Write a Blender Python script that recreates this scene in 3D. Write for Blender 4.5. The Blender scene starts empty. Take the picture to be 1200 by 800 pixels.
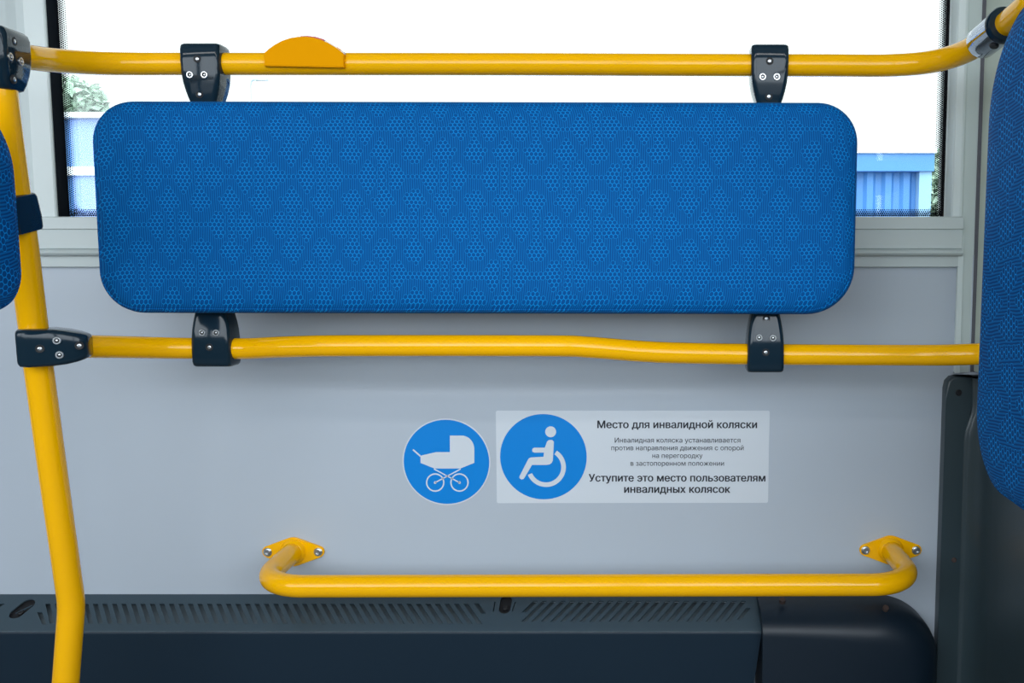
import bpy, bmesh, math, random
import numpy as np
from mathutils import Vector, Matrix
from mathutils.geometry import delaunay_2d_cdt
random.seed(7)
R = math.radians
scene = bpy.context.scene
COL = scene.collection

# ------------------------------------------------------------------ camera, world, lights, exposure
FPX, PX0, PY0 = 1100.0, 750.0, 400.0
TILT = R(5.5)
CAM = Vector((0, -1.6, 0.90))
cd = bpy.data.cameras.new('camera'); cam = bpy.data.objects.new('camera', cd); COL.objects.link(cam)
cd.sensor_width = 36; cd.lens = 36 * FPX / 1200; cd.shift_x = -0.125; cd.clip_start = 0.01; cd.clip_end = 500
cam.location = CAM; cam.rotation_euler = (math.pi/2 - TILT, 0, 0)
scene.camera = cam

world = bpy.data.worlds.new('overcast_sky'); scene.world = world; world.use_nodes = True
wn = world.node_tree; bg = wn.nodes['Background']; bg.inputs[1].default_value = 1.0
_tc = wn.nodes.new('ShaderNodeTexCoord'); _sp = wn.nodes.new('ShaderNodeSeparateXYZ'); _mr = wn.nodes.new('ShaderNodeMapRange'); _mx = wn.nodes.new('ShaderNodeMix'); _mx.data_type = 'RGBA'
wn.links.new(_tc.outputs['Generated'], _sp.inputs[0]); wn.links.new(_sp.outputs[1], _mr.inputs[0])
_mr.inputs[1].default_value = 0.15; _mr.inputs[2].default_value = -0.5            # overcast, the bright half of the sky lies behind the camera
_mx.inputs[6].default_value = (1.16, 1.22, 1.26, 1); _mx.inputs[7].default_value = (4.3, 4.75, 5.1, 1)
wn.links.new(_mr.outputs[0], _mx.inputs[0]); wn.links.new(_mx.outputs[2], bg.inputs[0])
def area(name, loc, rot, sx, sy, power, col=(1, 1, 1)):
    l = bpy.data.lights.new(name, 'AREA'); l.shape = 'RECTANGLE'; l.size = sx; l.size_y = sy; l.energy = power; l.color = col
    o = bpy.data.objects.new(name, l); COL.objects.link(o); o.location = loc; o.rotation_euler = rot
    return o
area('ceiling_lamp_strip', (0.0, -2.25, 2.12), (R(50), 0, 0), 5.0, 0.07, 11, (1.0, 0.98, 0.95))
vs = scene.view_settings
scene.display_settings.display_device = 'sRGB'
vs.view_transform = 'Standard'; vs.look = 'None'; vs.gamma = 1.0; vs.use_curve_mapping = False
vs.exposure = 0.17
scene.cycles.use_denoising = True; scene.cycles.denoising_prefilter = 'NONE'
scene.cycles.max_bounces = 10; scene.cycles.transparent_max_bounces = 16

for x0_, x1_ in ((-3.1, -1.75), (-1.65, -.1), (0, 1.5), (1.6, 2.9)):     # sampling portals in the opposite window openings (no light of their own)
    pt = area('window_portal', ((x0_+x1_)/2, -2.455, 1.40), (R(90), 0, 0), x1_-x0_, 1.04, 1); pt.data.cycles.is_portal = True
pt = area('yard_portal', (0, .20, 8.8), (R(90), 0, 0), 60, 20, 1); pt.data.cycles.is_portal = True

# ------------------------------------------------------------------ helpers
def at(px, py, Y):
    """the point of the plane y=Y that the photograph shows at (px, py)"""
    d = Vector(((px-PX0)/FPX, math.cos(TILT) + (PY0-py)/FPX*math.sin(TILT), -math.sin(TILT) + (PY0-py)/FPX*math.cos(TILT)))
    return CAM + d*((Y-CAM.y)/d.y)
def zz(py, Y): return at(PX0, py, Y).z
def xx(px, py, Y): return at(px, py, Y).x

def obj(name, bm, mat, parent=None, smooth=None, loc=None):
    bmesh.ops.recalc_face_normals(bm, faces=bm.faces)
    me = bpy.data.meshes.new(name); bm.to_mesh(me); bm.free()
    if mat: me.materials.append(mat)
    if smooth is not None:
        for p in me.polygons: p.use_smooth = True
        me.set_sharp_from_angle(angle=R(smooth))
    o = bpy.data.objects.new(name, me); COL.objects.link(o)
    if parent: o.parent = parent
    if loc is not None: o.location = loc
    return o
def thing(name, label, cat, loc=(0, 0, 0), group=None, rot=None):
    o = bpy.data.objects.new(name, None); COL.objects.link(o); o.location = loc; o.empty_display_size = .05
    if rot: o.rotation_euler = rot
    o['label'] = label; o['category'] = cat
    if group: o['group'] = group
    return o
def tag(o, label, cat, group=None):
    o['label'] = label; o['category'] = cat
    if group: o['group'] = group
    return o
def struct(o, label=None, cat=None):
    o['kind'] = 'structure'
    if label: o['label'] = label
    if cat: o['category'] = cat
    return o

def add_box(bm, lo, hi):
    vs_ = [bm.verts.new((x, y, z)) for x in (lo[0], hi[0]) for y in (lo[1], hi[1]) for z in (lo[2], hi[2])]
    for f in ((0,1,3,2), (4,6,7,5), (0,4,5,1), (2,3,7,6), (0,2,6,4), (1,5,7,3)):
        bm.faces.new([vs_[i] for i in f])
def box_bm(lo, hi, bev=0, seg=2):
    bm = bmesh.new(); add_box(bm, lo, hi)
    if bev: bmesh.ops.bevel(bm, geom=bm.edges[:], offset=bev, segments=seg, affect='EDGES', profile=.5)
    return bm
def fillet(pts, rad, n=10):
    """round the inner corners of a polyline"""
    out = [pts[0]]
    for i in range(1, len(pts)-1):
        a, b, c = pts[i-1], pts[i], pts[i+1]
        r = rad[i-1] if isinstance(rad, (list, tuple)) else rad
        u = (a-b).normalized(); v = (c-b).normalized()
        ang = u.angle(v)
        if abs(ang-math.pi) < 1e-3 or r <= 0: out.append(b); continue
        t = min(r/math.tan(ang/2), (a-b).length*.49, (c-b).length*.49)
        r = t*math.tan(ang/2)
        cen = b + (u+v).normalized()*(r/math.sin(ang/2))
        p0 = b+u*t; p1 = b+v*t; d0 = p0-cen; d1 = p1-cen
        tot = d0.angle(d1); ax = d0.cross(d1).normalized()
        for k in range(n+1): out.append(cen + Matrix.Rotation(tot*k/n, 3, ax) @ d0)
    out.append(pts[-1]); return out
def spline(pts, n=14):
    """Catmull-Rom through points"""
    P = [2*pts[0]-pts[1]] + list(pts) + [2*pts[-1]-pts[-2]]
    out = []
    for i in range(1, len(P)-2):
        for k in range(n):
            t = k/n
            out.append(.5*((2*P[i]) + (P[i+1]-P[i-1])*t + (2*P[i-1]-5*P[i]+4*P[i+1]-P[i+2])*t*t + (3*P[i]-P[i-1]-3*P[i+1]+P[i+2])*t**3))
    out.append(pts[-1]); return out
def add_tube(bm, pts, r, n=32):
    rings = []; up = None
    for i, p in enumerate(pts):
        t = (pts[min(i+1, len(pts)-1)] - pts[max(i-1, 0)]).normalized()
        if up is None:
            up = Vector((0, 0, 1)) if abs(t.z) < .9 else Vector((1, 0, 0))
        s = t.cross(up).normalized(); up = s.cross(t).normalized()
        rr = r(i/(len(pts)-1)) if callable(r) else r
        rings.append([bm.verts.new(p + (s*math.cos(2*math.pi*k/n) + up*math.sin(2*math.pi*k/n))*rr) for k in range(n)])
    for a, b in zip(rings, rings[1:]):
        for k in range(n): bm.faces.new((a[k], a[(k+1) % n], b[(k+1) % n], b[k]))
    bm.faces.new(rings[0][::-1]); bm.faces.new(rings[-1])
def tube_bm(pts, r, n=32):
    bm = bmesh.new(); add_tube(bm, pts, r, n); return bm
def rrect(w, h, r, n=6):
    """rounded rectangle loop; r one radius or four (+x+y, -x+y, -x-y, +x-y)"""
    rs = r if isinstance(r, (list, tuple)) else [r]*4
    out = []
    for (sx, sy, a0), q in zip(((1, 1, 0), (-1, 1, 90), (-1, -1, 180), (1, -1, 270)), rs):
        q = min(q, w/2-1e-5, h/2-1e-5)
        cx, cy = sx*(w/2-q), sy*(h/2-q)
        for k in range(n+1):
            a = R(a0 + 90*k/n); out.append((cx+q*math.cos(a), cy+q*math.sin(a)))
    return out
def loft(bm, loops, cap=True):
    rings = [[bm.verts.new(p) for p in L] for L in loops]; n = len(rings[0])
    for a, b in zip(rings, rings[1:]):
        for k in range(n): bm.faces.new((a[k], a[(k+1) % n], b[(k+1) % n], b[k]))
    if cap: bm.faces.new(rings[0][::-1]); bm.faces.new(rings[-1])
def prism(bm, poly, mp, d0, d1):
    """extrude a 2-D polygon: mp(u, v, depth) -> Vector"""
    loft(bm, [[mp(u, v, d0) for u, v in poly], [mp(u, v, d1) for u, v in poly]])
def circ(cx, cy, r, n=48, a0=0, a1=360):
    return [(cx+r*math.cos(R(a0+(a1-a0)*k/n)), cy+r*math.sin(R(a0+(a1-a0)*k/n))) for k in range(n if a1-a0 == 360 else n+1)]
def extrude_profile(bm, prof, x0, x1):
    """prof: (y, z[, x1 override]) closed loop, swept along x"""
    a = [Vector((x0, p[0], p[1])) for p in prof]
    b = [Vector((p[2] if len(p) > 2 else x1, p[0], p[1])) for p in prof]
    loft(bm, [a, b])

# ------------------------------------------------------------------ materials
def pbr(name, col, rough=.5, metal=0, spec=.5, coat=0, bump=None, var=0, emit=None):
    m = bpy.data.materials.new(name); m.use_nodes = True; nt = m.node_tree; b = nt.nodes['Principled BSDF']
    b.inputs['Base Color'].default_value = (*col, 1); b.inputs['Roughness'].default_value = rough
    b.inputs['Metallic'].default_value = metal; b.inputs['Specular IOR Level'].default_value = spec
    b.inputs['Coat Weight'].default_value = coat; b.inputs['Coat Roughness'].default_value = .08
    tc = nt.nodes.new('ShaderNodeTexCoord')
    if var:
        n = nt.nodes.new('ShaderNodeTexNoise'); n.inputs['Scale'].default_value = 6; n.inputs['Detail'].default_value = 4
        r = nt.nodes.new('ShaderNodeMix'); r.data_type = 'RGBA'
        r.inputs[6].default_value = (*[c*(1-var) for c in col], 1); r.inputs[7].default_value = (*[min(1, c*(1+var)) for c in col], 1)
        nt.links.new(tc.outputs['Object'], n.inputs['Vector']); nt.links.new(n.outputs['Fac'], r.inputs[0]); nt.links.new(r.outputs[2], b.inputs['Base Color'])
    if bump:
        n = nt.nodes.new('ShaderNodeTexNoise'); n.inputs['Scale'].default_value = bump[0]; n.inputs['Detail'].default_value = 2
        bp = nt.nodes.new('ShaderNodeBump'); bp.inputs['Strength'].default_value = bump[1]; bp.inputs['Distance'].default_value = .001
        nt.links.new(tc.outputs['Object'], n.inputs['Vector']); nt.links.new(n.outputs['Fac'], bp.inputs['Height']); nt.links.new(bp.outputs['Normal'], b.inputs['Normal'])
    return m
M_wall = pbr('grey_laminate', (.475, .53, .60), .34, bump=(900, .03), var=.02)
M_pillar = pbr('pale_plastic_trim', (.66, .73, .73), .38, bump=(1400, .05))
M_sill = pbr('sill_aluminium_paint', (.55, .61, .61), .4)
M_part = pbr('partition_pale', (.60, .66, .58), .4)
M_rubber = pbr('black_rubber', (.006, .009, .014), .8, spec=.08)
M_joint = pbr('grey_joint_seal', (.10, .10, .12), .6)
M_frit = pbr('frit_enamel', (.004, .004, .006), .6, spec=.1)
M_yellow = pbr('yellow_powder_coat', (1.0, .49, .0), .13, spec=.40)
M_stop = pbr('orange_yellow_plastic', (.86, .345, .0), .75, spec=.04)
M_red = pbr('red_plastic', (.45, .01, .02), .3)
M_white = pbr('white_plastic', (.8, .8, .78), .4)
M_clamp = pbr('dark_navy_plastic', (.008, .022, .036), .08, spec=.32)
M_steel = pbr('zinc_steel', (.62, .64, .66), .28, metal=1)
M_black = pbr('socket_black', (.006, .006, .008), .6)
M_chrome = pbr('polished_chrome', (.30, .33, .40), .08, metal=1)
M_heater = pbr('heater_grey_paint', (.038, .064, .084), .40, bump=(1200, .04))
M_roll = pbr('heater_edge_highlight', (.06, .09, .11), .22)  # lighter than the heater paint: worn crease edge with its highlight painted in
M_inner = pbr('heater_inside', (.11, .145, .17), .5)
M_hfront = pbr('heater_front_shaded', (.007, .020, .036), .45, bump=(1200, .04), spec=.35)  # shade of the front face put into the colour, darker than the top
M_fair = pbr('dark_moulded_plastic', (.005, .013, .024), .40, bump=(1500, .06), spec=.4)
M_screwpaint = pbr('rusty_brown_screw', (.06, .04, .035), .6)
M_panel = pbr('dark_grey_panel', (.034, .054, .064), .34, bump=(1500, .05))
M_stickerw = pbr('white_vinyl', (.66, .71, .77), .35)
M_stickerb = pbr('blue_vinyl', (.0, .23, .70), .4, spec=.3)
M_ink = pbr('black_ink', (.01, .014, .025), .5)
M_floor = pbr('bus_floor_vinyl', (.12, .13, .14), .6, var=.1)
M_ceil = pbr('ceiling_panel', (.5, .51, .51), .5)
M_opp = pbr('aisle_wall_grey', (.22, .24, .25), .5)
M_asphalt = pbr('asphalt', (.30, .30, .30), .9, var=.1)
M_shed = pbr('blue_corrugated_steel', (.055, .19, .46), .5, var=.05)
M_shedlite = pbr('pale_blue_steel', (.22, .38, .58), .5)
M_bay = pbr('pale_lavender_blue_steel', (.17, .27, .58), .5)
M_shedroof = pbr('white_roof_edge', (.75, .78, .8), .6)
M_leaf = pbr('hazed_foliage', (.34, .44, .34), .8, var=.2)  # haze and overexposure lightened into the leaf colour
M_bark = pbr('bark', (.25, .2, .16), .9)
M_lamp = pbr('lamp_post_grey', (.5, .6, .68), .5)

def glass_mat():
    m = bpy.data.materials.new('window_glass'); m.use_nodes = True; nt = m.node_tree; nt.nodes.clear()
    o = nt.nodes.new('ShaderNodeOutputMaterial'); mx = nt.nodes.new('ShaderNodeMixShader'); t = nt.nodes.new('ShaderNodeBsdfTransparent')
    t.inputs[0].default_value = (.93, .97, .96, 1); g = nt.nodes.new('ShaderNodeBsdfGlossy'); g.inputs['Roughness'].default_value = .02
    fr = nt.nodes.new('ShaderNodeFresnel'); fr.inputs['IOR'].default_value = 1.35
    nt.links.new(fr.outputs[0], mx.inputs[0]); nt.links.new(t.outputs[0], mx.inputs[1]); nt.links.new(g.outputs[0], mx.inputs[2]); nt.links.new(mx.outputs[0], o.inputs[0])
    return m
M_glass = glass_mat()

def fabric(name, S=1/809.0, rot=0.0, dark=(.0, .054, .225, 1), light=(.002, .25, .66, 1)):
    """woven blue moquette: fine ribs, with islands of honeycomb in a dumbbell lattice; object x,z in metres"""
    m = bpy.data.materials.new(name); m.use_nodes = True; nt = m.node_tree; N = nt.nodes; L = nt.links; bs = N['Principled BSDF']
    tc = N.new('ShaderNodeTexCoord'); mp = N.new('ShaderNodeMapping'); mp.inputs['Rotation'].default_value = (0, rot, 0)
    L.new(tc.outputs['Object'], mp.inputs['Vector']); sp = N.new('ShaderNodeSeparateXYZ'); L.new(mp.outputs[0], sp.inputs[0])
    def mt(op, a, b=None, c=None):
        n = N.new('ShaderNodeMath'); n.operation = op
        for i, v in enumerate((a, b, c)):
            if v is None: continue
            if isinstance(v, (int, float)): n.inputs[i].default_value = v
            else: L.new(v, n.inputs[i])
        return n.outputs[0]
    u0 = mt('MULTIPLY', mt('ADD', sp.outputs[0], sp.outputs[1]), 1/S); v0 = mt('MULTIPLY', mt('ADD', sp.outputs[2], sp.outputs[1]), 1/S)   # depth wraps the cloth round the edges
    # a little weave wobble
    nz = N.new('ShaderNodeTexNoise'); nz.inputs['Scale'].default_value = 14; nz.inputs['Detail'].default_value = 2; L.new(tc.outputs['Object'], nz.inputs['Vector'])
    wob = mt('MULTIPLY', mt('SUBTRACT', nz.outputs['Fac'], .5), 5.0)
    u = mt('ADD', u0, wob); v = mt('ADD', v0, wob)
    def wrap(a, off, per): return mt('SUBTRACT', mt('FLOORED_MODULO', mt('ADD', a, off + per/2), per), per/2) if False else mt('WRAP', mt('ADD', a, off), per/2, -per/2)
    PU, PV = 71.0, 113.0
    # honeycomb cell: quantise the mask to hex cells so islands end on whole cells
    hx, hy = 5.1, 8.6
    def cell(ou, ov):
        du = mt('WRAP', mt('ADD', u, ou), hx/2, -hx/2); dv = mt('WRAP', mt('ADD', v, ov), hy/2, -hy/2)
        return du, dv, mt('SQRT', mt('ADD', mt('MULTIPLY', du, du), mt('MULTIPLY', dv, dv)))
    a_ = cell(0, 0); b_ = cell(hx/2, hy/2)
    use_b = mt('GREATER_THAN', a_[2], b_[2])
    du = mt('ADD', a_[0], mt('MULTIPLY', use_b, mt('SUBTRACT', b_[0], a_[0])))
    dv = mt('ADD', a_[1], mt('MULTIPLY', use_b, mt('SUBTRACT', b_[1], a_[1])))
    uc = mt('SUBTRACT', u, du); vc = mt('SUBTRACT', v, dv)
    edge = mt('ABSOLUTE', mt('SUBTRACT', a_[2], b_[2]))          # 0 on the diagonal cell borders
    vert = mt('SUBTRACT', hx/2, mt('ABSOLUTE', du))               # 0 on vertical borders
    line = mt('LESS_THAN', mt('MINIMUM', edge, mt('MULTIPLY', vert, 1.6)), .64)
    masks = []
    for ou, ov in ((0, 0), (PU/2, PV/2)):
        q = mt('ABSOLUTE', wrap(uc, ou, PU)); w = mt('ABSOLUTE', wrap(vc, ov, PV))
        blob = mt('LESS_THAN', mt('ADD', mt('DIVIDE', q, 14.5), mt('DIVIDE', mt('ABSOLUTE', mt('SUBTRACT', w, 28.5)), 16.5)), 1.0)
        stem = mt('MULTIPLY', mt('LESS_THAN', q, 4.2), mt('LESS_THAN', w, 28))
        q2 = mt('ABSOLUTE', wrap(uc, ou+PU/2, PU))
        qd = mt('SUBTRACT', q2, 18.5)
        dia = mt('MULTIPLY', mt('LESS_THAN', mt('ADD', w, mt('MAXIMUM', mt('MULTIPLY', qd, -1.5), mt('MULTIPLY', qd, .9))), 18.5), mt('LESS_THAN', q2, 27.5))
        link = mt('MULTIPLY', mt('LESS_THAN', w, 3.4), mt('LESS_THAN', q2, 18))
        masks += [blob, stem, dia, link]
    mk = masks[0]
    for x in masks[1:]: mk = mt('MAXIMUM', mk, x)
    rib = mt('MULTIPLY_ADD', mt('SINE', mt('MULTIPLY', u, 2*math.pi/2.55)), .5, .5)
    val = mt('ADD', mt('MULTIPLY', mk, mt('MULTIPLY_ADD', line, .86, .10)), mt('MULTIPLY', mt('SUBTRACT', 1, mk), mt('MULTIPLY_ADD', rib, .40, .02)))
    cr = N.new('ShaderNodeMix'); cr.data_type = 'RGBA'; cr.inputs[6].default_value = dark; cr.inputs[7].default_value = light
    L.new(val, cr.inputs[0]); L.new(cr.outputs[2], bs.inputs['Base Color'])
    bs.inputs['Roughness'].default_value = .75; bs.inputs['Specular IOR Level'].default_value = .12
    bp = N.new('ShaderNodeBump'); bp.inputs['Strength'].default_value = .35; bp.inputs['Distance'].default_value = .0008
    L.new(val, bp.inputs['Height']); L.new(bp.outputs['Normal'], bs.inputs['Normal'])
    return m
M_fab = fabric('blue_moquette')
M_fab2 = fabric('blue_moquette_side', 1/580.0, R(-82), (.0, .042, .18, 1), (.003, .29, .76, 1))

# ------------------------------------------------------------------ the bus shell
XL, XR = -3.2, 3.0
XW = xx(1142, 300, 0)                    # where the partition meets the side wall
Z_sillb = zz(313, 0); ZT = 2.28
struct(obj('floor', box_bm((XL, -2.5, -.06), (XR, .06, 0)), M_floor), 'grey vinyl bus floor', 'floor')
struct(obj('ceiling', box_bm((XL, -2.5, ZT), (XR, .06, ZT+.05)), M_ceil), 'white bus ceiling panel', 'ceiling')
struct(obj('wall_side', box_bm((XL, 0, 0), (XR, .03, Z_sillb+.02)), M_wall), 'light grey laminate side wall under the bus window', 'wall')
bm = bmesh.new()
add_box(bm, (XL, -2.5, 0), (XR, -2.46, .88)); add_box(bm, (XL, -2.5, 1.92), (XR, -2.46, ZT))
for x in (-3.2, -1.75, -.1, 1.5, 2.9): add_box(bm, (x, -2.5, .88), (x+.1, -2.46, 1.92))
struct(obj('wall_aisle', bm, M_opp), 'opposite bus side wall with window openings', 'wall')
struct(obj('wall_rear', box_bm((XL-.04, -2.5, 0), (XL, .06, ZT)), M_opp), 'rear bulkhead of the bus', 'wall')
struct(obj('wall_front', box_bm((XR, -2.5, 0), (XR+.04, .06, ZT)), M_opp), 'front bulkhead of the bus', 'wall')

# sill moulding below the window
def P(py, Y, e=None):
    return (Y, zz(py, Y)) if e is None else (Y, zz(py, Y), e)
xe = xx(1128, 275, -.02); xe2 = xx(1123, 310, -.012)
prof = [(.045, zz(253, -.02)-.002), (-.017, zz(253.6, -.02)), (-.021, zz(254.6, -.021)), P(268, -.024), P(268.6, -.019), P(291, -.019), P(291.6, -.0165), P(293, -.021),
        P(294.5, -.0255), P(296.2, -.027), P(298, -.0255), P(299.5, -.021), (-.012, zz(300.0, -.02), xe2+.004), (-.0115, zz(312.4, -.011), xe2), (0.0, zz(313, 0), xe2), (.045, zz(313, 0))]
bm = bmesh.new(); extrude_profile(bm, prof, XL, xe)
struct(obj('trim_1', bm, M_sill, smooth=35), 'ribbed grey sill moulding under the window', 'trim')

# window pillars
def pillar(name, prof, z0, z1):
    bm = bmesh.new(); loft(bm, [[Vector((x, y, z0)) for x, y in prof], [Vector((x, y, z1)) for x, y in prof]])
    return obj(name, bm, M_pillar)
z_s = zz(254, -.02)
xlp = xx(62.8, 200, -.012)
def arc(cx, cy, r, a0, a1, n=8): return [(cx+r*math.cos(R(a0+(a1-a0)*k/n)), cy+r*math.sin(R(a0+(a1-a0)*k/n))) for k in range(n+1)]
xm = xx(36, 200, -.02)
pl = [(xlp, .021), (xlp, -.010)] + [(xlp-.002, -.012), (xm+.004, -.020)] + [(xm-.012, -.015), (xm-.05, .018), (xm-.09, .035), (xm-.4, .035), (xm-.4, .04), (xm-.09, .04)]
p = pillar('trim_2', pl, z_s-.002, ZT); struct(p, 'pale grey window pillar cover left of the window', 'trim')
xr0 = xx(1109.5, 120, .018); xr1 = xx(1128, 120, -.02); xr2 = xx(1149, 120, 0)
pr_ = [(xr0, .05), (xr0, .016), (xr0+.0016, .012), (xr0+.004, -.009), (xr0+.006, -.0125), (xr1+.003, -.014), (xr1+.007, -.013), (xr1+.010, -.0105), (xr2-.002, .001), (xr2, .002), (xr2, .05)]
x0 = xx(1120, 380, -.005); z0 = zz(437, -.015)
pr2 = [(x0, .05), (x0, .010), (x0, -.004), (x0+.003, -.010), (x0+.007, -.0125)] + pr_[5:]
bm = bmesh.new(); loft(bm, [[Vector((x, y, z)) for x, y in pp] for pp, z in ((pr2, z0), (pr2, z_s-.03), (pr_, z_s-.029), (pr_, ZT))])
struct(obj('trim_3', bm, M_pillar), 'pale grey window pillar cover right of the window', 'trim')
struct(obj('trim_4', box_bm((xr2-.002, -.0005, z0), (xr2+.006, .03, ZT)), M_joint), 'dark joint between pillar cover and partition', 'trim')

# window: gasket, pane, frit dots
win = bpy.data.objects.new('window_1', None); COL.objects.link(win); struct(win, 'wide bus side window with dotted black edge', 'window')
GY = .022
zb = zz(253, GY); wl = xlp; wr = xr0
bm = bmesh.new()
add_box(bm, (wl-.005, -.006, zb-.03), (wl+.0015, GY-.001, ZT)); add_box(bm, (wr-.0001, .0165, zb-.03), (wr+.004, GY-.001, ZT))
add_box(bm, (wl, GY-.012, zb-.04), (wr, GY-.001, zb-.004))
obj('gasket', bm, M_rubber, win)
obj('pane', box_bm((wl-.03, GY, zb-.05), (wr+.03, GY+.005, ZT)), M_glass, win)
bm = bmesh.new()
frx = .001
add_box(bm, (wl-.01, GY-.0006, zb-.01), (wl+frx+.001, GY-.0001, ZT)); add_box(bm, (wr-.004, GY-.0006, zb-.01), (wr+.01, GY-.0001, ZT))
def dot(x, z, r):
    vs_ = [bm.verts.new((x+r*math.cos(k*math.pi/3), GY-.0004, z+r*math.sin(k*math.pi/3))) for k in range(6)]
    bm.faces.new(vs_)
pit = .0036
nrow = int((1.62-zb)/pit)
rad = [.0019, .0018, .0016, .0013, .0010]
for k in range(nrow):
    for j in range(5):
        z = zb + k*pit
        dot(wl+frx+.001+j*.0031, z+(j % 2)*pit/2, rad[j]); dot(wr-.0035-j*.0028, z+(j % 2)*pit/2, rad[j])
ncol = int((wr-wl)/pit)
for k in range(ncol):
    for j in range(4): dot(wl+k*pit+(j % 2)*pit/2, zb+.001+j*.0031, rad[j])
# rounded inner corners of the frit band
for sx, x in ((1, wl+frx+.012), (-1, wr-.014)):
    for k in range(9):
        for j in range(9):
            if k+j < 8: dot(x+sx*(k*pit*.8-.002), zb+.004+j*pit*.8, max(.0006, .0018-.00016*(k+j)))
for j in range(7):
    pass
obj('frit_dots', bm, M_frit, win)

# the next window, beyond the partition
w2 = bpy.data.objects.new('window_2', None); COL.objects.link(w2); struct(w2, 'next bus side window beyond the partition', 'window')
obj('pane', box_bm((xr2+.04, GY, zb-.05), (XR, GY+.005, ZT)), M_glass, w2)
bm = bmesh.new(); add_box(bm, (xr2+.01, -.004, zb-.06), (xr2+.09, GY-.001, ZT)); add_box(bm, (xr2+.09, -.004, Z_sillb-.01), (XR, GY-.001, zb))
obj('frame', bm, M_pillar, w2)

# partition at right: pale upper panel, dark moulded lower panel with wall flange
XP = xr2 + .004
zp = zz(440, -.03)
struct(obj('wall_partition', box_bm((XP, -.60, zp+.004), (XP+.03, .04, ZT)), M_part), 'pale upper panel of the partition at the right', 'wall')
dp = bpy.data.objects.new('dark_partition_panel', None); COL.objects.link(dp)
tag(dp, 'dark grey moulded lower partition panel at the right edge, with wall flange', 'panel')
def fl(px, py): return at(px, py, -.022)
# flange outline on the wall side (left edge, rounded top corner, stepped right edge)
lo = [fl(1097.5, 800), fl(1108.5, 470), fl(1109, 456), fl(1111, 447), fl(1116, 442), fl(1123, 440.5), fl(1141, 440.5),
      fl(1141, 470), fl(1140, 483), fl(1136, 494), fl(1132.5, 505), fl(1131, 516), fl(1128, 620), fl(1121.5, 800)]
bl = lo[0]; br = lo[-1]
lo = [Vector((bl.x-.016, bl.y, .002))] + lo + [Vector((br.x-.012, br.y, .002))]
bm = bmesh.new()
front = [bm.verts.new(p) for p in lo]; back = [bm.verts.new((p.x, -.001, p.z)) for p in lo]
n = len(lo)
bm.faces.new(front); bm.faces.new(back[::-1])
for k in range(n): bm.faces.new((front[k], front[(k+1) % n], back[(k+1) % n], back[k]))
ed = [e for e in bm.edges if e.verts[0] in front and e.verts[1] in front]
bmesh.ops.bevel(bm, geom=ed, offset=.0045, segments=3, affect='EDGES', profile=.5)
obj('flange', bm, M_panel, dp, smooth=40)
# body: returns from the flange's right edge towards the aisle
edge_pts = lo[6:]
bm = bmesh.new(); rows = []
for q in edge_pts:
    xo = q.x + .003
    rows.append([Vector((xo-.008, -.004, q.z)), Vector((xo-.006, -.0215, q.z)), Vector((xo-.003, -.0238, q.z)), Vector((xo, -.0245, q.z)), Vector((xo+.003, -.0255, q.z)), Vector((max(xo+.02, XP-.012), -.06, q.z)), Vector((XP-.004, -.12, q.z)), Vector((XP-.004, -.60, q.z)), Vector((XP+.03, -.60, q.z)), Vector((XP+.03, -.004, q.z))])
loft(bm, rows)
obj('panel_body', bm, M_panel, dp, smooth=60)
def simple_screw(parent, c, r, mat, d=Vector((0, -1, 0)), name='screw'):
    bm = bmesh.new(); add_tube(bm, [c, c+d*.0012, c+d*.0026], lambda t: r if t < .6 else r*.75, 20); return obj(name, bm, mat, parent, smooth=30)
simple_screw(dp, fl(1123.5, 460)+Vector((0, .0005, 0)), .0055, M_black)
simple_screw(dp, fl(1118, 656)+Vector((0, .0005, 0)), .0045, M_screwpaint)

# ------------------------------------------------------------------ heater cover along the bottom of the wall
HX0, HX1 = xx(-120, 720, -.03), xx(887.5, 700, 0)
HD = -.072
A0 = Vector((0, 0, zz(696, 0))); A1 = Vector((0, HD, zz(739.5, HD)))
sl = (A1-A0); SL = sl.length; sdir = sl.normalized(); nrm = Vector((0, sdir.z, -sdir.y)) # outward normal of the chamfer
if nrm.z < 0: nrm = -nrm
heater = thing('heater_cover', 'long dark grey convector heater cover with slanted vent slots along the wall foot', 'heater', (xx(450, 740, HD), 0, 0))
HO = heater.location.copy()
def hp(u, s, d=0): return Vector((u, 0, 0)) + A0 + sdir*s + nrm*d - HO
def hs(py):   # slope position of an image row on the chamfer
    lo_, hi_ = 0.0, SL
    for _ in range(40):
        mid = (lo_+hi_)/2; q = A0 + sdir*mid
        ry = zz(py, q.y)
        if q.z > ry: lo_ = mid
        else: hi_ = mid
    return lo_
def hx_(px, py):
    s = hs(py); q = A0+sdir*s; return xx(px, py, q.y), s
holes = []
SW = .0082
def slot(px, py0, py1, k, w=SW):
    u, s0 = hx_(px, py0); s1 = hs(py1); du = k*(s1-s0)
    holes.append([(u-w/2, s0), (u+w/2, s0), (u+du+w/2, s1), (u+du-w/2, s1)])
KK = .70
for i in range(45): slot(56 + 11.13*i, 707, 730.5, KK)
slot(558, 706.5, 718.5, KK); slot(46.5, 717, 731.5, KK*1.2)
for i in range(22): slot(638 + 11.12*i, 704, 728, -KK)
slot(627.5, 704, 717, -KK); slot(877, 712, 725.5, -KK)
slot(3, 707, 711, -KK)
def oval(px, py, w, h, lean, n=20):
    u, s = hx_(px, py); out = []
    for k in range(n):
        a = 2*math.pi*k/n; c, t = math.cos(a), math.sin(a)
        yy = h/2*t if abs(t) < 2 else 0
        cx = (w/2)*c; cy = (h/2-w/2)*(1 if t > 0 else -1) + (w/2)*t
        out.append((u+cx-lean*cy, s+cy))
    return out
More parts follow.
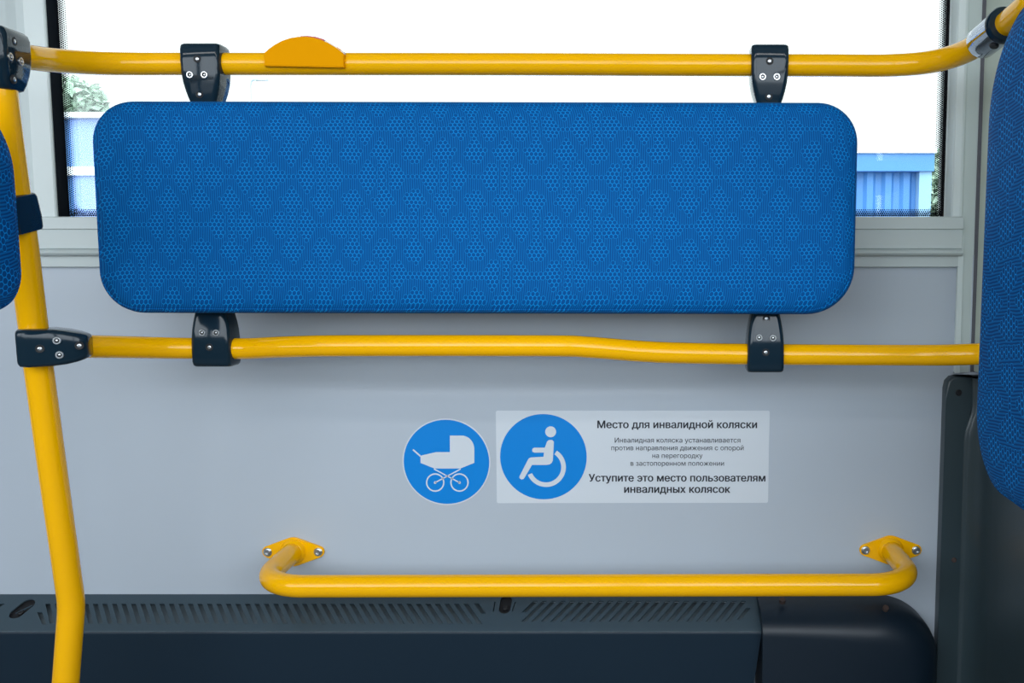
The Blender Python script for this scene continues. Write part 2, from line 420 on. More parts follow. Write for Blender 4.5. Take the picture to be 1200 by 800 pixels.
def stadium(px, py, L_, W_, deg):
    u, s = hx_(px, py); out = []; c, t = math.cos(R(deg)), math.sin(R(deg))
    for k in range(24):
        a = 2*math.pi*k/24; p_ = (L_/2-W_/2)*(1 if math.cos(a) > 0 else -1) + W_/2*math.cos(a); q_ = W_/2*math.sin(a)
        out.append((u+p_*c-q_*t, s+p_*t+q_*c))
    return out
ov1 = stadium(26, 713, .044, .025, 112); ov2 = oval(592.3, 708, .0205, .040, 0)
holes += [ov1, ov2]
for px, py0, py1, k in ((37.5, 709, 718, -1.1), (580, 705, 716, 0), (604, 705, 716, -.15)): slot(px, py0, py1, k, .0018)
bm = bmesh.new()
def loop2(poly):
    vs_ = [bm.verts.new(hp(u, s)) for u, s in poly]
    for k in range(len(vs_)): bm.edges.new((vs_[k], vs_[(k+1) % len(vs_)]))
loop2([(HX0, 0), (HX1, 0), (xx(892, 737, HD), SL), (HX0, SL)])
for h in holes: loop2(h)
bmesh.ops.triangle_fill(bm, use_beauty=True, use_dissolve=False, edges=bm.edges[:], normal=nrm)
g = bmesh.ops.extrude_face_region(bm, geom=bm.faces[:])
for v in [e for e in g['geom'] if isinstance(e, bmesh.types.BMVert)]: v.co -= nrm*.0022
obj('vent_panel', bm, M_heater, heater)
bm = bmesh.new(); HXF = xx(892, 737, HD)
zc = A1.z
pf = [(HD+.001, zc+.0005), (HD-.0012, zc-.0006), (HD-.0022, zc-.0028), (HD-.002, zc-.006), (HD+.018, .004), (HD+.022, .004), (HD+.002, zc-.008)]
loft(bm, [[Vector((HX0, y, z))-HO for y, z in pf], [Vector((HXF-(.0 if z > .1 else .03), y, z))-HO for y, z in pf]])
obj('front_panel', bm, M_hfront, heater, smooth=50)
bm = bmesh.new()
loft(bm, [[hp(HX0, .002, -.014), hp(HX0, SL-.010, -.0045), hp(HX0, SL-.010, -.009), hp(HX0, .002, -.018)], [hp(HX1, .002, -.014), hp(HX1, SL-.010, -.0045), hp(HX1, SL-.010, -.009), hp(HX1, .002, -.018)]])
obj('inner_baffle', bm, M_inner, heater)
ec = Vector((0, HD+.0005, A1.z-.0012))
obj('edge_roll', tube_bm([Vector((HX0, 0, 0))+ec-HO, Vector((xx(892, 737, HD), 0, 0))+ec-HO], .0017, 16), M_roll, heater, smooth=60)
for ov in (ov1, ov2):
    bm = bmesh.new()
    loft(bm, [[hp(u, s, -.0022) for u, s in ov], [hp(u, s, -.0046) for u, s in ov]], cap=False)
    bm.faces.new([bm.verts.new(hp(u, s, -.0045)) for u, s in ov])
    rc = obj('screw_recess', bm, M_black, heater)
    cu = sum(p[0] for p in ov)/len(ov); cs = sum(p[1] for p in ov)/len(ov)
    bm = bmesh.new(); c = hp(cu, cs+.006, -.0045); add_tube(bm, [c, c+nrm*.003, c+nrm*.0042], lambda t: .005 if t < .7 else .0036, 18)
    obj('screw', bm, M_black, rc, smooth=30)

# moulded fairing at the right end of the heater
fair = thing('heater_end_fairing', 'black moulded plastic end fairing with big rounded corner, right of heater', 'fairing', (xx(990, 760, -.05), 0, 0))
FO = fair.location.copy()
fx0 = xx(889.5, 720, -.04); ftop = zz(696, 0); fx1 = xx(1097, 775, -.035)
def fair_loop(ins_top, ins_right, y, rr, dl=0, drop=0):
    x1 = fx1 - ins_right; z1 = ftop - ins_top
    L = [Vector((fx0+dl, y, .004)), Vector((x1, y, .004))]
    n = 16
    for k in range(n+1):
        a = R(90*k/n); L.append(Vector((x1-rr*1.05+rr*1.05*math.cos(a), y, z1-drop-rr+rr*math.sin(a))))
    for k in range(1, 9):
        t = k/8; L.append(Vector(((x1-rr*1.05)*(1-t)+(fx0+dl)*t, y, z1 - drop*(1-t)**1.5)))
    return [p-FO for p in L]
loops = [fair_loop(0, 0, -.0005, .095)]
for k in range(0, 9):
    a = R(90*k/8); loops.append(fair_loop(.040*(1-math.cos(a))*1.0, .060*(1-math.cos(a)), -.030-.062*math.sin(a), .095-.02*(1-math.cos(a)), 0, .012*(1-math.cos(a))))
bm = bmesh.new(); loft(bm, loops)
fb = obj('fairing_shell', bm, M_fair, fair, smooth=60)
def recess(px, py, Y, d):
    c = at(px, py, Y) - FO
    bm = bmesh.new(); add_tube(bm, [c+d*-.006, c+d*.0012], .0052, 20); o_ = obj('screw', bm, M_screwpaint, fair, smooth=30)
recess(917, 702.5, -.052, Vector((0, -.45, .9))); recess(1038, 712, -.060, Vector((0, -.55, .8))); recess(1090, 762, -.040, Vector((.75, -.6, .2)))

# ------------------------------------------------------------------ rails
RR = .0163
RY = -.16
xe_ = at(-2, 62, -.375); up_pts = [Vector((xe_.x-.003, -1.9, xe_.z+.004)), Vector((xe_.x-.003, -.62, xe_.z+.004)), xe_, at(30, 66.5, -.330), at(62, 70.5, -.278), at(110, 73.8, -.216), at(160, 74.8, -.176), at(215, 74.8, RY), at(400, 75, RY), at(600, 75.2, RY), at(800, 76, RY), at(960, 76.5, RY), at(1050, 76.3, -.165),
          at(1105, 69.5, -.205), at(1150, 50, -.28), at(1205, 6, -.40), at(1290, -75, -.56)]
up_pts.append(up_pts[-1] + Vector((.01, -1.3, .02)))
t = obj('handrail', tube_bm(spline(up_pts), RR), M_yellow, smooth=40)
tag(t, 'yellow upper handrail crossing the window above the blue pad', 'handrail')
lo_pts = [at(76, 405.2, -.294), at(105, 405.8, -.272), at(150, 406.6, -.225), at(200, 407.6, -.18), at(245, 408.2, RY), at(290, 408.2, RY-.004), at(345, 406, -.185), at(420, 405.0, -.195), at(640, 405.2, -.195), at(690, 406.8, -.19), at(750, 411.5, -.175), at(800, 413.6, -.168),
          at(900, 415.2, RY), at(1040, 416, -.165), at(1100, 416, -.175), at(1150, 414.5, -.20), at(1215, 411, -.27)]
t = obj('handrail', tube_bm(spline(lo_pts), RR), M_yellow, smooth=40)
tag(t, 'yellow lower handrail with a slight jog, running below the blue pad', 'handrail')
PR = .0182
po_pts = [at(-1, 72, -.374), at(4.5, 130, -.368), at(17.5, 225, -.345), at(25, 272, -.335), at(38, 375, -.313), at(46.5, 440, -.300), at(63, 560, -.275)]
pk = at(84.0, 708, -.246); pz = at(77, 800, -.248); pz = pk + (pz-pk)*((pk.z-.004)/(pk.z-pz.z))
pts = spline(po_pts)[:-1] + fillet([po_pts[-1], pk, pz], .20, 14)
t = obj('grab_pole', tube_bm(pts, PR), M_yellow, smooth=40)
tag(t, 'leaning yellow grab pole with a bend near the heater, at the left', 'pole')

# grab bar on wall flanges
g = thing('grab_bar', 'short yellow grab bar bolted to the wall with two flanges, above the heater', 'grab bar', (0, 0, 0))
cL = at(344.5, 645.5, 0); cR = at(1043, 643.5, 0); GBY = -.165; zg = zz(686.8, GBY)
g.location = (0, 0, zg)
off = g.location.copy()
pts = [Vector((cL.x, -.003, cL.z)), Vector((cL.x, GBY, zg)), Vector((cR.x, GBY, zz(684.8, GBY))), Vector((cR.x, -.003, cR.z))]
pts = [p-off for p in pts]
obj('bar', tube_bm(fillet(pts, .074, 18), .0176), M_yellow, g, smooth=40)
for c in (cL, cR):
    c2 = c-off; half = (at(374, 646, 0)-at(344.5, 646, 0)).x
    poly = []
    re, rm = .0100, .0255
    ang = math.degrees(math.acos((rm-re)/half))
    for cx, r_, a0, a1 in ((half, re, -ang, ang), (0, rm, ang, 180-ang), (-half, re, 180-ang, 180+ang), (0, rm, 180+ang, 360-ang)):
        poly += circ(cx, 0, r_, 10, a0, a1)
    bm = bmesh.new(); prism(bm, poly, lambda u, v_, d: Vector((c2.x+u, d, c2.z+v_)), -.0003, -.005)
    bmesh.ops.bevel(bm, geom=[e for e in bm.edges if all(abs(v_.co.y+.005) < 1e-5 for v_ in e.verts)], offset=.0012, segments=2, affect='EDGES')
    f = obj('flange', bm, M_yellow, g, smooth=35)
    bm = bmesh.new(); rings = [(.0225, -.0048), (.0215, -.0072), (.0185, -.0105), (.0172, -.012)]
    loft(bm, [[Vector((c2.x+r_*math.cos(2*math.pi*k/32), y, c2.z+r_*math.sin(2*math.pi*k/32))) for k in range(32)] for r_, y in rings])
    obj('weld_bead', bm, M_yellow, f, smooth=50)
    for s in (-1, 1):
        q = Vector((c2.x+s*half, -.005, c2.z))
        bm = bmesh.new(); add_tube(bm, [q, q+Vector((0, -.001, 0)), q+Vector((0, -.0014, 0))], lambda t_: .0075 if t_ < .9 else .007, 24)
        b_ = obj('washer', bm, M_steel, f, smooth=30)
        bm = bmesh.new(); loft(bm, [[q+Vector((r_*math.cos(2*math.pi*k/24), y, r_*math.sin(2*math.pi*k/24))) for k in range(24)] for r_, y in ((.0054, -.0012), (.0054, -.0042), (.0046, -.005), (.0030, -.005), (.0026, -.0025))])
        obj('bolt', bm, M_steel, f, smooth=30)

# ------------------------------------------------------------------ brackets
def add_screws(parent, spots, d, upv):
    """spots: (point on face, kind): 'ring' = bright washer with socket bolt, 'deep' = bolt on a black disc, the painted shade of a hole"""
    d = d.normalized(); s = d.cross(upv).normalized(); u = s.cross(d).normalized()
    def ringed(c, prof, name, mat, par):
        bm = bmesh.new()
        loft(bm, [[c + d*h + (s*math.cos(2*math.pi*k/22)+u*math.sin(2*math.pi*k/22))*r_ for k in range(22)] for r_, h in prof])
        return obj(name, bm, mat, par, smooth=35)
    for c, kind in spots:
        if kind == 'ring':
            b_ = ringed(c, ((.0052, -.002), (.0052, .0008), (.0046, .0014), (.0034, .0014), (.0031, .0004)), 'bolt', M_steel, parent)
            ringed(c, ((.0030, .0002), (.0030, .0006), (.0001, .0006)), 'socket', M_black, b_)
            ringed(c, ((.0014, .0004), (.0014, .0011), (.0008, .0013)), 'pin', M_steel, b_)
        else:
            b_ = ringed(c, ((.0056, -.002), (.0056, .0003), (.0050, .0005), (.0040, .0002)), 'hole_shade', M_black, parent)  # black disc paints in the shade of an uncut recess
            ringed(c, ((.0028, -.001), (.0028, .0006), (.0020, .0011), (.0013, .0011), (.0010, .0005)), 'bolt', M_steel, b_)

def pad_bracket(label, px, py_rail, w, flip, py_far, screws, px_shift=0):
    """shield-shaped clamp around a rail; flip=1: foot goes down, -1: foot goes up"""
    c = at(px, py_rail, RY); ez = zz(py_far, -.19)
    t = thing('pad_bracket', label, 'bracket', (c.x, RY, c.z), 'dark brackets holding the wide blue pad')
    H = abs(ez-c.z)
    k = -flip
    secs = []   # (distance along foot from rail centre, width factor, front, back)
    tab = [(-.0265, .88, -.0135, .0130), (-.0260, .94, -.0185, .0165), (-.0235, .985, -.0225, .0200), (-.018, 1.0, -.0245, .0222), (0, 1.0, -.0250, .0228), (.016, .985, -.0245, .0228),
           (.030, .93, -.0235, .0225), (.042, .84, -.0222, .0215), (.052, .74, -.0212, .020), (.060, .64, -.020, .0185), (H if H > .062 else .066, .58, -.019, .017)]
    if flip < 0: tab = [(d_, 1-(1-wf)*.62 if .01 < d_ < .063 else wf, f_, b_) for d_, wf, f_, b_ in tab]
    bm = bmesh.new(); loops = []
    for d_, wf, f_, b_ in tab:
        W = w*wf; D = b_-f_
        loops.append([Vector((x_, (f_+b_)/2+y_, k*d_)) for x_, y_ in rrect(W, D, .007 if D > .03 else .005, 5)])
    loft(bm, loops)
    body = obj('bracket_body', bm, M_clamp, t, smooth=45)
    sp = []
    for (sx, sy, kind) in screws:
        q = at(sx, sy, RY-.025) - c; dd = k*q.z if k else 0
        fr = -.025
        for (d0, _, f0, _), (d1, _, f1, _) in zip(tab, tab[1:]):
            if d0 <= dd <= d1: fr = f0+(f1-f0)*(dd-d0)/(d1-d0)
        sp.append((Vector((q.x, fr, q.z)), kind))
    add_screws(t, sp, Vector((0, -1, 0)), Vector((0, 0, 1)))
    return t
pad_bracket('dark bracket at left end of upper handrail above the blue pad', 241.5, 74.8, .0585, 1, 128, [(231, 69, 'deep'), (222.2, 87.5, 'ring'), (239.2, 87.5, 'ring'), (232.5, 110, 'deep')])
pad_bracket('dark bracket at right end of upper handrail above the blue pad', 900.3, 76, .0555, 1, 132, [(902, 71.5, 'deep'), (893.8, 89.8, 'ring'), (910.4, 89.8, 'ring'), (901.5, 112.5, 'deep')])
pad_bracket('dark bracket at left of lower handrail below the blue pad', 254, 408.2, .0590, -1, 352, [(236.5, 389.7, 'ring'), (252.8, 389.9, 'ring'), (245.2, 406.8, 'deep')])
pad_bracket('dark bracket at right of lower handrail below the blue pad', 895.5, 414.8, .0560, -1, 352, [(889.8, 395.5, 'ring'), (906, 396, 'ring'), (898.6, 373.5, 'deep'), (897.5, 412.8, 'deep')])

# corner clamp: pole top to upper rail
ct = thing('pole_clamp', 'dark clamp joining grab pole top to upper handrail at left edge', 'clamp', at(-1, 63, -.371), rot=(0, 0, R(94)))
bm = bmesh.new()
tab = [(.0305, .84, .030), (.0295, .93, .040), (.0265, .98, .046), (.020, 1.0, .050), (.0, 1.0, .050), (-.012, .98, .049), (-.024, .90, .047), (-.035, .78, .044), (-.0445, .62, .040), (-.0465, .50, .034)]
loft(bm, [[Vector((x_, y_, z_)) for x_, y_ in rrect(.064*wf, D, .008, 5)] for z_, wf, D in tab])
obj('clamp_body', bm, M_clamp, ct, smooth=45)
bpy.context.view_layer.update()
mi = ct.matrix_world.inverted()
fn = (ct.matrix_world.to_3x3() @ Vector((0, -1, 0))); fo = ct.matrix_world @ Vector((0, -.025, 0))
def on_face(px, py):
    d = at(px, py, 0)-CAM; t_ = (fo-CAM).dot(fn)/d.dot(fn); q = mi @ (CAM+d*t_); q.y = -.0248; return q
add_screws(ct, [(on_face(17, 48.5), 'deep'), (on_face(12.3, 66.5), 'ring'), (on_face(24.5, 72), 'ring'), (on_face(17, 93), 'deep')], Vector((0, -1, 0)), Vector((0, 0, 1)))

# T clamp: pole to lower rail
cc = at(60, 405.5, -.310); cc.x = xx(55.5, 405.5, -.334)
tt = thing('pole_clamp', 'dark horizontal clamp joining grab pole to lower handrail', 'clamp', cc, rot=(0, R(-1), R(20)))
def lx(px): return (px-60)/FPX*1.31/1.20
bm = bmesh.new()
tab = [(14.5, .040, .042, 1.5), (15.5, .047, .050, 1.5), (18, .0508, .055, 1.2), (28, .0518, .058, .6), (55, .0505, .058, 0), (73, .0460, .056, -.6), (86, .0400, .050, -1), (94, .0350, .042, -1), (98, .0310, .038, -1), (99.5, .0260, .032, -1)]
loft(bm, [[Vector((lx(px), y_, z_+dz*.001)) for y_, z_ in rrect(D, Hh, .007, 5)] for px, Hh, D, dz in tab])
obj('clamp_body', bm, M_clamp, tt, smooth=45)
add_screws(tt, [(Vector((lx(44.2), -.0290, 0)), 'deep'), (Vector((lx(64.8), -.0284, zz(397.3, -.315)-cc.z)), 'ring'), (Vector((lx(66.6), -.0284, zz(414, -.315)-cc.z)), 'ring'), (Vector((lx(90.5), -.0256, .0015)), 'deep')], Vector((0, -1, 0)), Vector((0, 0, 1)))

# connector on the upper rail's right end
q0, q1 = at(1149.5, 50.5, -.279), at(1178.5, 27.5, -.345)
ax = (q1-q0).normalized()
cn = thing('rail_connector', 'glossy dark sleeve with black collar on the upper handrail, top right', 'connector', q0)
z0_ = Vector((0, 0, 0)); Ls = (q1-q0).length
obj('sleeve', tube_bm([ax*-.002, ax*0.0, ax*.003, ax*.02, ax*(Ls-.012)], lambda t_: .0182 if t_ < .1 else (.0212 if t_ < .4 else .0225)), M_chrome, cn, smooth=50)
obj('collar', tube_bm([ax*(Ls-.0125), ax*(Ls-.010), ax*(Ls-.003), ax*Ls], lambda t_: .0225 if t_ in (0, 1) else .0240), M_clamp, cn, smooth=30)
side = (CAM-q0).normalized(); side = (side - ax*side.dot(ax)).normalized(); dn = ax.cross(side).normalized()
if dn.z > 0: dn = -dn
e = (side*.8+dn*.6).normalized(); c = ax*(Ls-.021)+e*.0218
bm = bmesh.new(); add_tube(bm, [c, c+e*.0015, c+e*.003], lambda t_: .006 if t_ < .8 else .005, 20); obj('set_screw', bm, M_black, cn, smooth=30)

# stop-request unit
sc_ = at(356.5, 66, RY)
sb = thing('stop_button', 'orange-yellow half-round stop button unit with red top on the upper handrail', 'button', sc_)
def sp(px, py): q = at(px, py, RY-.022)-sc_; return (q.x, q.z)
outl = [(309.3, 77.2), (309.3, 61.8), (314, 58), (322, 52.3), (331, 47.6), (340, 44.6), (349, 43.1), (358, 42.9), (367, 43.9), (376, 46.5), (385, 50.5), (394, 56), (401, 61.5), (403, 63.5), (403, 79)]
poly = [sp(*q) for q in outl][::-1]
bm = bmesh.new(); prism(bm, poly, lambda u, v_, d: Vector((u, d, v_)), -.022, .021)
bmesh.ops.bevel(bm, geom=[e_ for e_ in bm.edges if all(abs(v_.co.y+.022) < 1e-5 for v_ in e_.verts) or all(abs(v_.co.y-.021) < 1e-5 for v_ in e_.verts)], offset=.0012, segments=2, affect='EDGES')
obj('housing', bm, M_stop, sb, smooth=25)
def cap_strip(pts, h, y0, y1, name, mat):
    bm = bmesh.new(); base = [sp(*q) for q in pts]; top = [(u+h*.25, v_+h) for u, v_ in base]
    poly = base + top[::-1]; prism(bm, poly, lambda u, v_, d: Vector((u, d, v_)), y0, y1); return obj(name, bm, mat, sb, smooth=40)
cap_strip([(349.5, 43.4), (358, 43.2), (367, 44.2), (377, 47.2)], .0032, -.014, .014, 'button', M_red)
cap_strip([(379, 48.3), (385, 50.9), (394, 56.4), (402, 62.7)], .0022, -.017, .015, 'label_plate', M_white)
cap_strip([(393.5, 55.2), (395.6, 56.6), (398, 58.4)], .0012, -.0172, -.006, 'mark', M_stop)

# ------------------------------------------------------------------ pads
def pad(name, mat, W, H, T, rs, label, cat, loc, rot, parts_mat=None, bulge=.006):
    """upholstered pad: local x wide, z tall, front at y=-T"""
    t = thing(name, label, cat, loc, rot=rot)
    prof = [(-.010, 0.0), (-.003, -.004), (0, -.012), (0, -T+.016), (-.0015, -T+.010), (-.0042, -T+.0055), (-.0065, -T+.0038), (-.0075, -T+.0044), (-.0085, -T+.0036), (-.012, -T+.0012), (-.020, -T-.0012), (-.035, -T-.0030), (-.06, -T-.0044)]
    bm = bmesh.new(); loops = []
    for ins, y in prof:
        loops.append([Vector((x_, y, z_)) for x_, z_ in rrect(W+2*ins, H+2*ins, [max(.01, r_+ins) for r_ in rs], 12)])
    loft(bm, loops)
    o = obj('cushion', bm, mat, t, smooth=60)
    bm = bmesh.new(); loft(bm, [[Vector((x_, y, z_)) for x_, z_ in rrect(W-.03, H-.03, [max(.01, r_-.015) for r_ in rs], 8)] for y in (.0, .006)])
    obj('backing_board', bm, M_black, t)
    return t
PF = -.236                       # pad front
a = at(110.5, 240, PF+.008); b = at(1004.5, 240, PF+.008); zt = zz(119.0, PF+.012); zb_ = zz(367.5, PF+.012)
pad('backrest_pad', M_fab, b.x-a.x, zt-zb_, .040, (.058, .060, .062, .070), 'wide blue patterned backrest pad in the middle between two yellow handrails', 'backrest',
    ((a.x+b.x)/2, PF+.040, (zt+zb_)/2), (0, R(.12), 0))
# tall pad at the right edge, standing across the aisle side (faces left)
XPAD = .4515
yfar = -.345; ynear = -.66
ztop = at(1200, 0, -.49).z+.012; zbot = at(1200, 597, -.49).z
rp = pad('backrest_pad', M_fab2, .315, ztop-zbot, .045, (.14, .14, .10, .14), 'tall blue patterned backrest pad at the right edge, seen edge-on', 'backrest',
    (XPAD+.045, (yfar+ynear)/2, (ztop+zbot)/2), (0, R(1.0), R(-90)))
for z_ in (-.17, .17):
    obj('mounting_block', box_bm((-.05, .004, z_-.035), (.05, XP-XPAD-.045-.001, z_+.035), .006), M_clamp, rp)
# small pad at the left edge (faces right)
zt2 = zz(118, -.43); zb2 = zz(366, -.43)
pad('backrest_pad', M_fab2, .30, zt2-zb2, .040, (.09, .09, .05, .05), 'small blue pad cut off by the left edge beside the grab pole', 'backrest',
    (-.785-.040, -.395-.15, (zt2+zb2)/2), (0, R(-1.0), R(90)))
# bracket between left pad and pole
def on_pole(py):
    best = min(po_pts_d, key=lambda q_: abs(q_[1]-py)); return best[0]
def proj(p):
    v_ = p-CAM; dpt = v_.y*math.cos(TILT)-v_.z*math.sin(TILT); upc = v_.y*math.sin(TILT)+v_.z*math.cos(TILT)
    return PX0+FPX*v_.x/dpt, PY0-FPX*upc/dpt
po_pts_d = [(q_, proj(q_)[1]) for q_ in spline(po_pts, 60)]
pa, pbm = on_pole(228), on_pole(271.5); axp = (pbm-pa).normalized()
lb = thing('pad_clamp', 'small dark clamp on grab pole holding the left blue pad', 'clamp', pa)
bm = bmesh.new(); Lp = (pbm-pa).length
sx_ = Vector((1, 0, 0)); sx_ = (sx_-axp*sx_.dot(axp)).normalized(); sy_ = axp.cross(sx_).normalized()
loops = []
for s_, gfac in ((0, .86), (.0015, .95), (.005, 1), (Lp*.6, 1.06), (Lp-.004, 1.05), (Lp-.001, 1.0), (Lp, .9)):
    loops.append([axp*s_ + sx_*(x_*gfac-.0015) + sy_*(y_*gfac) + Vector((0, -.010, 0)) for x_, y_ in rrect(.0445, .058, .009, 5)])
loft(bm, loops); obj('clamp_body', bm, M_clamp, lb, smooth=45)

# ------------------------------------------------------------------ stickers
def flat(name, polys, mat, parent, y0, y1):
    bm = bmesh.new()
    for poly in polys:
        prism(bm, poly, lambda u, v_, d: Vector((u, d, v_)), y0, y1)
    return obj(name, bm, mat, parent)
def s2(px, py): q = at(px, py, 0); return (q.x, q.z)
def z5(pts): return [s2(450+x/5, 470+y/5) for x, y in pts]
def local(parent, pts): return [(u-parent.location.x, v_-parent.location.z) for u, v_ in pts]
def bar2(a, b, w):
    (x0, y0), (x1, y1) = a, b; L_ = math.hypot(x1-x0, y1-y0); nx, ny = -(y1-y0)/L_*w/2, (x1-x0)/L_*w/2
    return [(x0+nx, y0+ny), (x1+nx, y1+ny), (x1-nx, y1-ny), (x0-nx, y0-ny)]
def ring(cx, cy, ro, ri, a0=0, a1=360, n=40):
    out = []
    for k in range(n):
        b0, b1 = R(a0+(a1-a0)*k/n), R(a0+(a1-a0)*(k+1)/n)
        out.append([(cx+ro*math.cos(b0), cy+ro*math.sin(b0)), (cx+ro*math.cos(b1), cy+ro*math.sin(b1)), (cx+ri*math.cos(b1), cy+ri*math.sin(b1)), (cx+ri*math.cos(b0), cy+ri*math.sin(b0))])
    return out
c1 = at(523.3, 541, 0)
st = thing('pram_sticker', 'round blue sticker with white pram symbol on the grey wall', 'sticker', (c1.x, 0, c1.z))
r1 = s2(574.8, 541)[0]-c1.x
flat('sticker_base', [circ(0, 0, r1, 64)], M_stickerw, st, -.0001, -.0006)
flat('blue_disc', [circ(0, 0, r1*.972, 64)], M_stickerb, st, -.0004, -.0010)
hood = [(387, 200), (455, 200)] + [(455+75*math.sin(R(k*9)), 280-80*math.cos(R(k*9))) for k in range(1, 11)] + [(530, 360), (447, 393), (297, 393), (215, 360), (215, 318), (305, 297), (387, 297)]
polys = [hood, bar2((170, 282), (216, 322), 9), bar2((301, 475), (450, 396), 7), bar2((443, 475), (294, 396), 7), circ(301, 475, 8, 16), circ(443, 475, 8, 16)]
polys += ring(301, 475, 54, 46) + ring(443, 475, 54, 46)
flat('pram_symbol', [local(st, z5(p_)) for p_ in polys], M_stickerw, st, -.0008, -.0013)

c2 = at(742, 535, 0)
ws = thing('notice_sticker', 'rectangular white notice sticker with blue wheelchair symbol and printed text', 'sticker', (c2.x, 0, c2.z))
tl, tr, br_, bl_ = s2(581, 481), s2(902, 481), s2(900, 588.8), s2(582.3, 589.3)
rect = local(ws, [tl, tr, br_, bl_])
rc_ = [Vector((u, v_, 0)) for u, v_ in rect]; rc_ = [rc_[0].lerp(rc_[3], .5)] + rc_ + [rc_[0].lerp(rc_[3], .5)]
rl = [(p_.x, p_.y) for p_ in fillet(rc_, .003, 4)][:-1]
flat('sticker_base', [rl], M_stickerw, ws, -.0001, -.0006)
cw = s2(636.9, 535); rw = s2(687.6, 535)[0]-cw[0]
flat('blue_disc', [local(ws, circ(cw[0], cw[1], rw, 64))], M_stickerb, ws, -.0004, -.0010)
body = [(955, 236), (965, 227), (985, 225), (996, 236), (990, 345), (983, 360), (970, 369), (950, 372), (868, 372), (824, 447), (817, 455), (805, 457), (795, 449), (794, 440), (842, 345), (850, 333), (862, 328), (935, 324), (938, 300), (882, 300), (870, 295), (868, 284), (872, 275), (882, 271), (943, 271)]
polys = [circ(977, 178, 32, 32), body] + ring(950, 385, 116, 89, -57, 157, 48)
flat('wheelchair_symbol', [local(ws, z5(p_)) for p_ in polys], M_stickerw, ws, -.0008, -.0013)
def text_line(s, pxl, pxr, py, bold):
    cu = bpy.data.curves.new('text', 'FONT'); cu.body = s; cu.align_x = 'LEFT'; cu.align_y = 'BOTTOM_BASELINE'
    cu.size = 1; cu.resolution_u = 4; cu.fill_mode = 'NONE'
    o_ = bpy.data.objects.new('text', cu); COL.objects.link(o_); bpy.context.view_layer.update()
    me = bpy.data.meshes.new_from_object(o_.evaluated_get(bpy.context.evaluated_depsgraph_get()))
    bpy.data.objects.remove(o_); bpy.data.curves.remove(cu)
    P2 = np.array([v_.co.xy[:] for v_ in me.vertices]); E2 = [tuple(e_.vertices) for e_ in me.edges]
    pv, pe, pf_ = delaunay_2d_cdt([Vector(p_) for p_ in P2], E2, [], 0, 1e-6)[:3]
    A2 = P2[[e_[0] for e_ in E2]]; B2 = P2[[e_[1] for e_ in E2]]; keep = []
    for f_ in pf_:                                     # even-odd test of each triangle's centre against the letter outlines
        cx = sum(pv[q_].x for q_ in f_)/3; cy = sum(pv[q_].y for q_ in f_)/3
        m_ = (A2[:, 1] > cy) != (B2[:, 1] > cy)
        xi = A2[m_, 0]+(cy-A2[m_, 1])/(B2[m_, 1]-A2[m_, 1])*(B2[m_, 0]-A2[m_, 0])
        if int((xi > cx).sum()) % 2: keep.append(f_)
    me = bpy.data.meshes.new('text_line'); me.from_pydata([(p_.x, p_.y, 0) for p_ in pv], [], keep)
    xs = [v_.co.x for v_ in me.vertices]; x0_, x1_ = min(xs), max(xs)
    a_, b_ = s2(pxl, py), s2(pxr, py); k = (b_[0]-a_[0])/(x1_-x0_); kz = min(max(k, 0), 10)
    base = bmesh.new(); base.from_mesh(me); bm = bmesh.new(); w_ = .026 if bold else .004
    for i_, (sx_, sy_) in enumerate(((-w_, 0), (w_, 0), (0, w_*.45), (0, -w_*.45), (0, 0))):      # thicken the strokes
        m_ = {v_: bm.verts.new((a_[0]-ws.location.x+(v_.co.x+sx_-x0_)*k, -.0010-.00002*i_, a_[1]-ws.location.z+(v_.co.y+sy_)*kz)) for v_ in base.verts}
        for f_ in base.faces: bm.faces.new([m_[v_] for v_ in f_.verts])
    bm.to_mesh(me); bm.free(); base.free()
    me.materials.append(M_ink); me.name = 'text_line'
    o_ = bpy.data.objects.new('text_line', me); COL.objects.link(o_); o_.parent = ws
for s, l_, r_, y_, b_ in (('Место для инвалидной коляски', 700.3, 886.8, 501.3, 1), ('Инвалидная коляска устанавливается', 720.5, 867.5, 518.2, 0), ('против направления движения с опорой', 716.5, 871.3, 527.2, 0),
                          ('на перегородку', 764.5, 823.3, 536.2, 0), ('в застопоренном положении', 739, 848.3, 545.3, 0), ('Уступите это место пользователям', 690.2, 896.6, 563.7, 1), ('инвалидных колясок', 731.7, 855.5, 577, 1)):
    text_line(s, l_, r_, y_, b_)

# ------------------------------------------------------------------ outside the window
struct(obj('ground', box_bm((-60, -80, -1.25), (60, 120, -1.2)), M_asphalt), 'asphalt yard outside the bus', 'ground')
def corr(bm, x0, x1, z0, z1, y, pitch, amp):
    n = int((x1-x0)/pitch*6); fr = []
    for k in range(n+1):
        x = x0+(x1-x0)*k/n; ph = (k % 6); d = (0, 0, amp, amp, amp, 0)[ph]; fr.append((x, y-d))
    L0 = [Vector((x, y_, z0)) for x, y_ in fr]+[Vector((x1, y+.1, z0)), Vector((x0, y+.1, z0))]
    L1 = [Vector((p_.x, p_.y, z1)) for p_ in L0]; loft(bm, [L0, L1])
SY = 11.0
def X(px, py, Y=SY): return xx(px, py, Y)
sd = thing('blue_shed', 'blue corrugated steel shed outside the window at the right', 'shed', (X(1045, 220), SY, -1.2))
so = sd.location.copy()
def shed_part(name, mat, fn):
    bm = bmesh.new(); fn(bm)
    for v_ in bm.verts: v_.co -= so
    return obj(name, bm, mat, sd)
zr = zz(181, SY)
shed_part('wall', M_shed, lambda bm: corr(bm, X(880, 220), X(1086, 220), -1.2, zz(201, SY), SY, .24, .05))
shed_part('fascia', M_shed, lambda bm: add_box(bm, (X(876, 190), SY-.22, zz(202, SY)), (X(1089, 190), SY+.1, zr)))
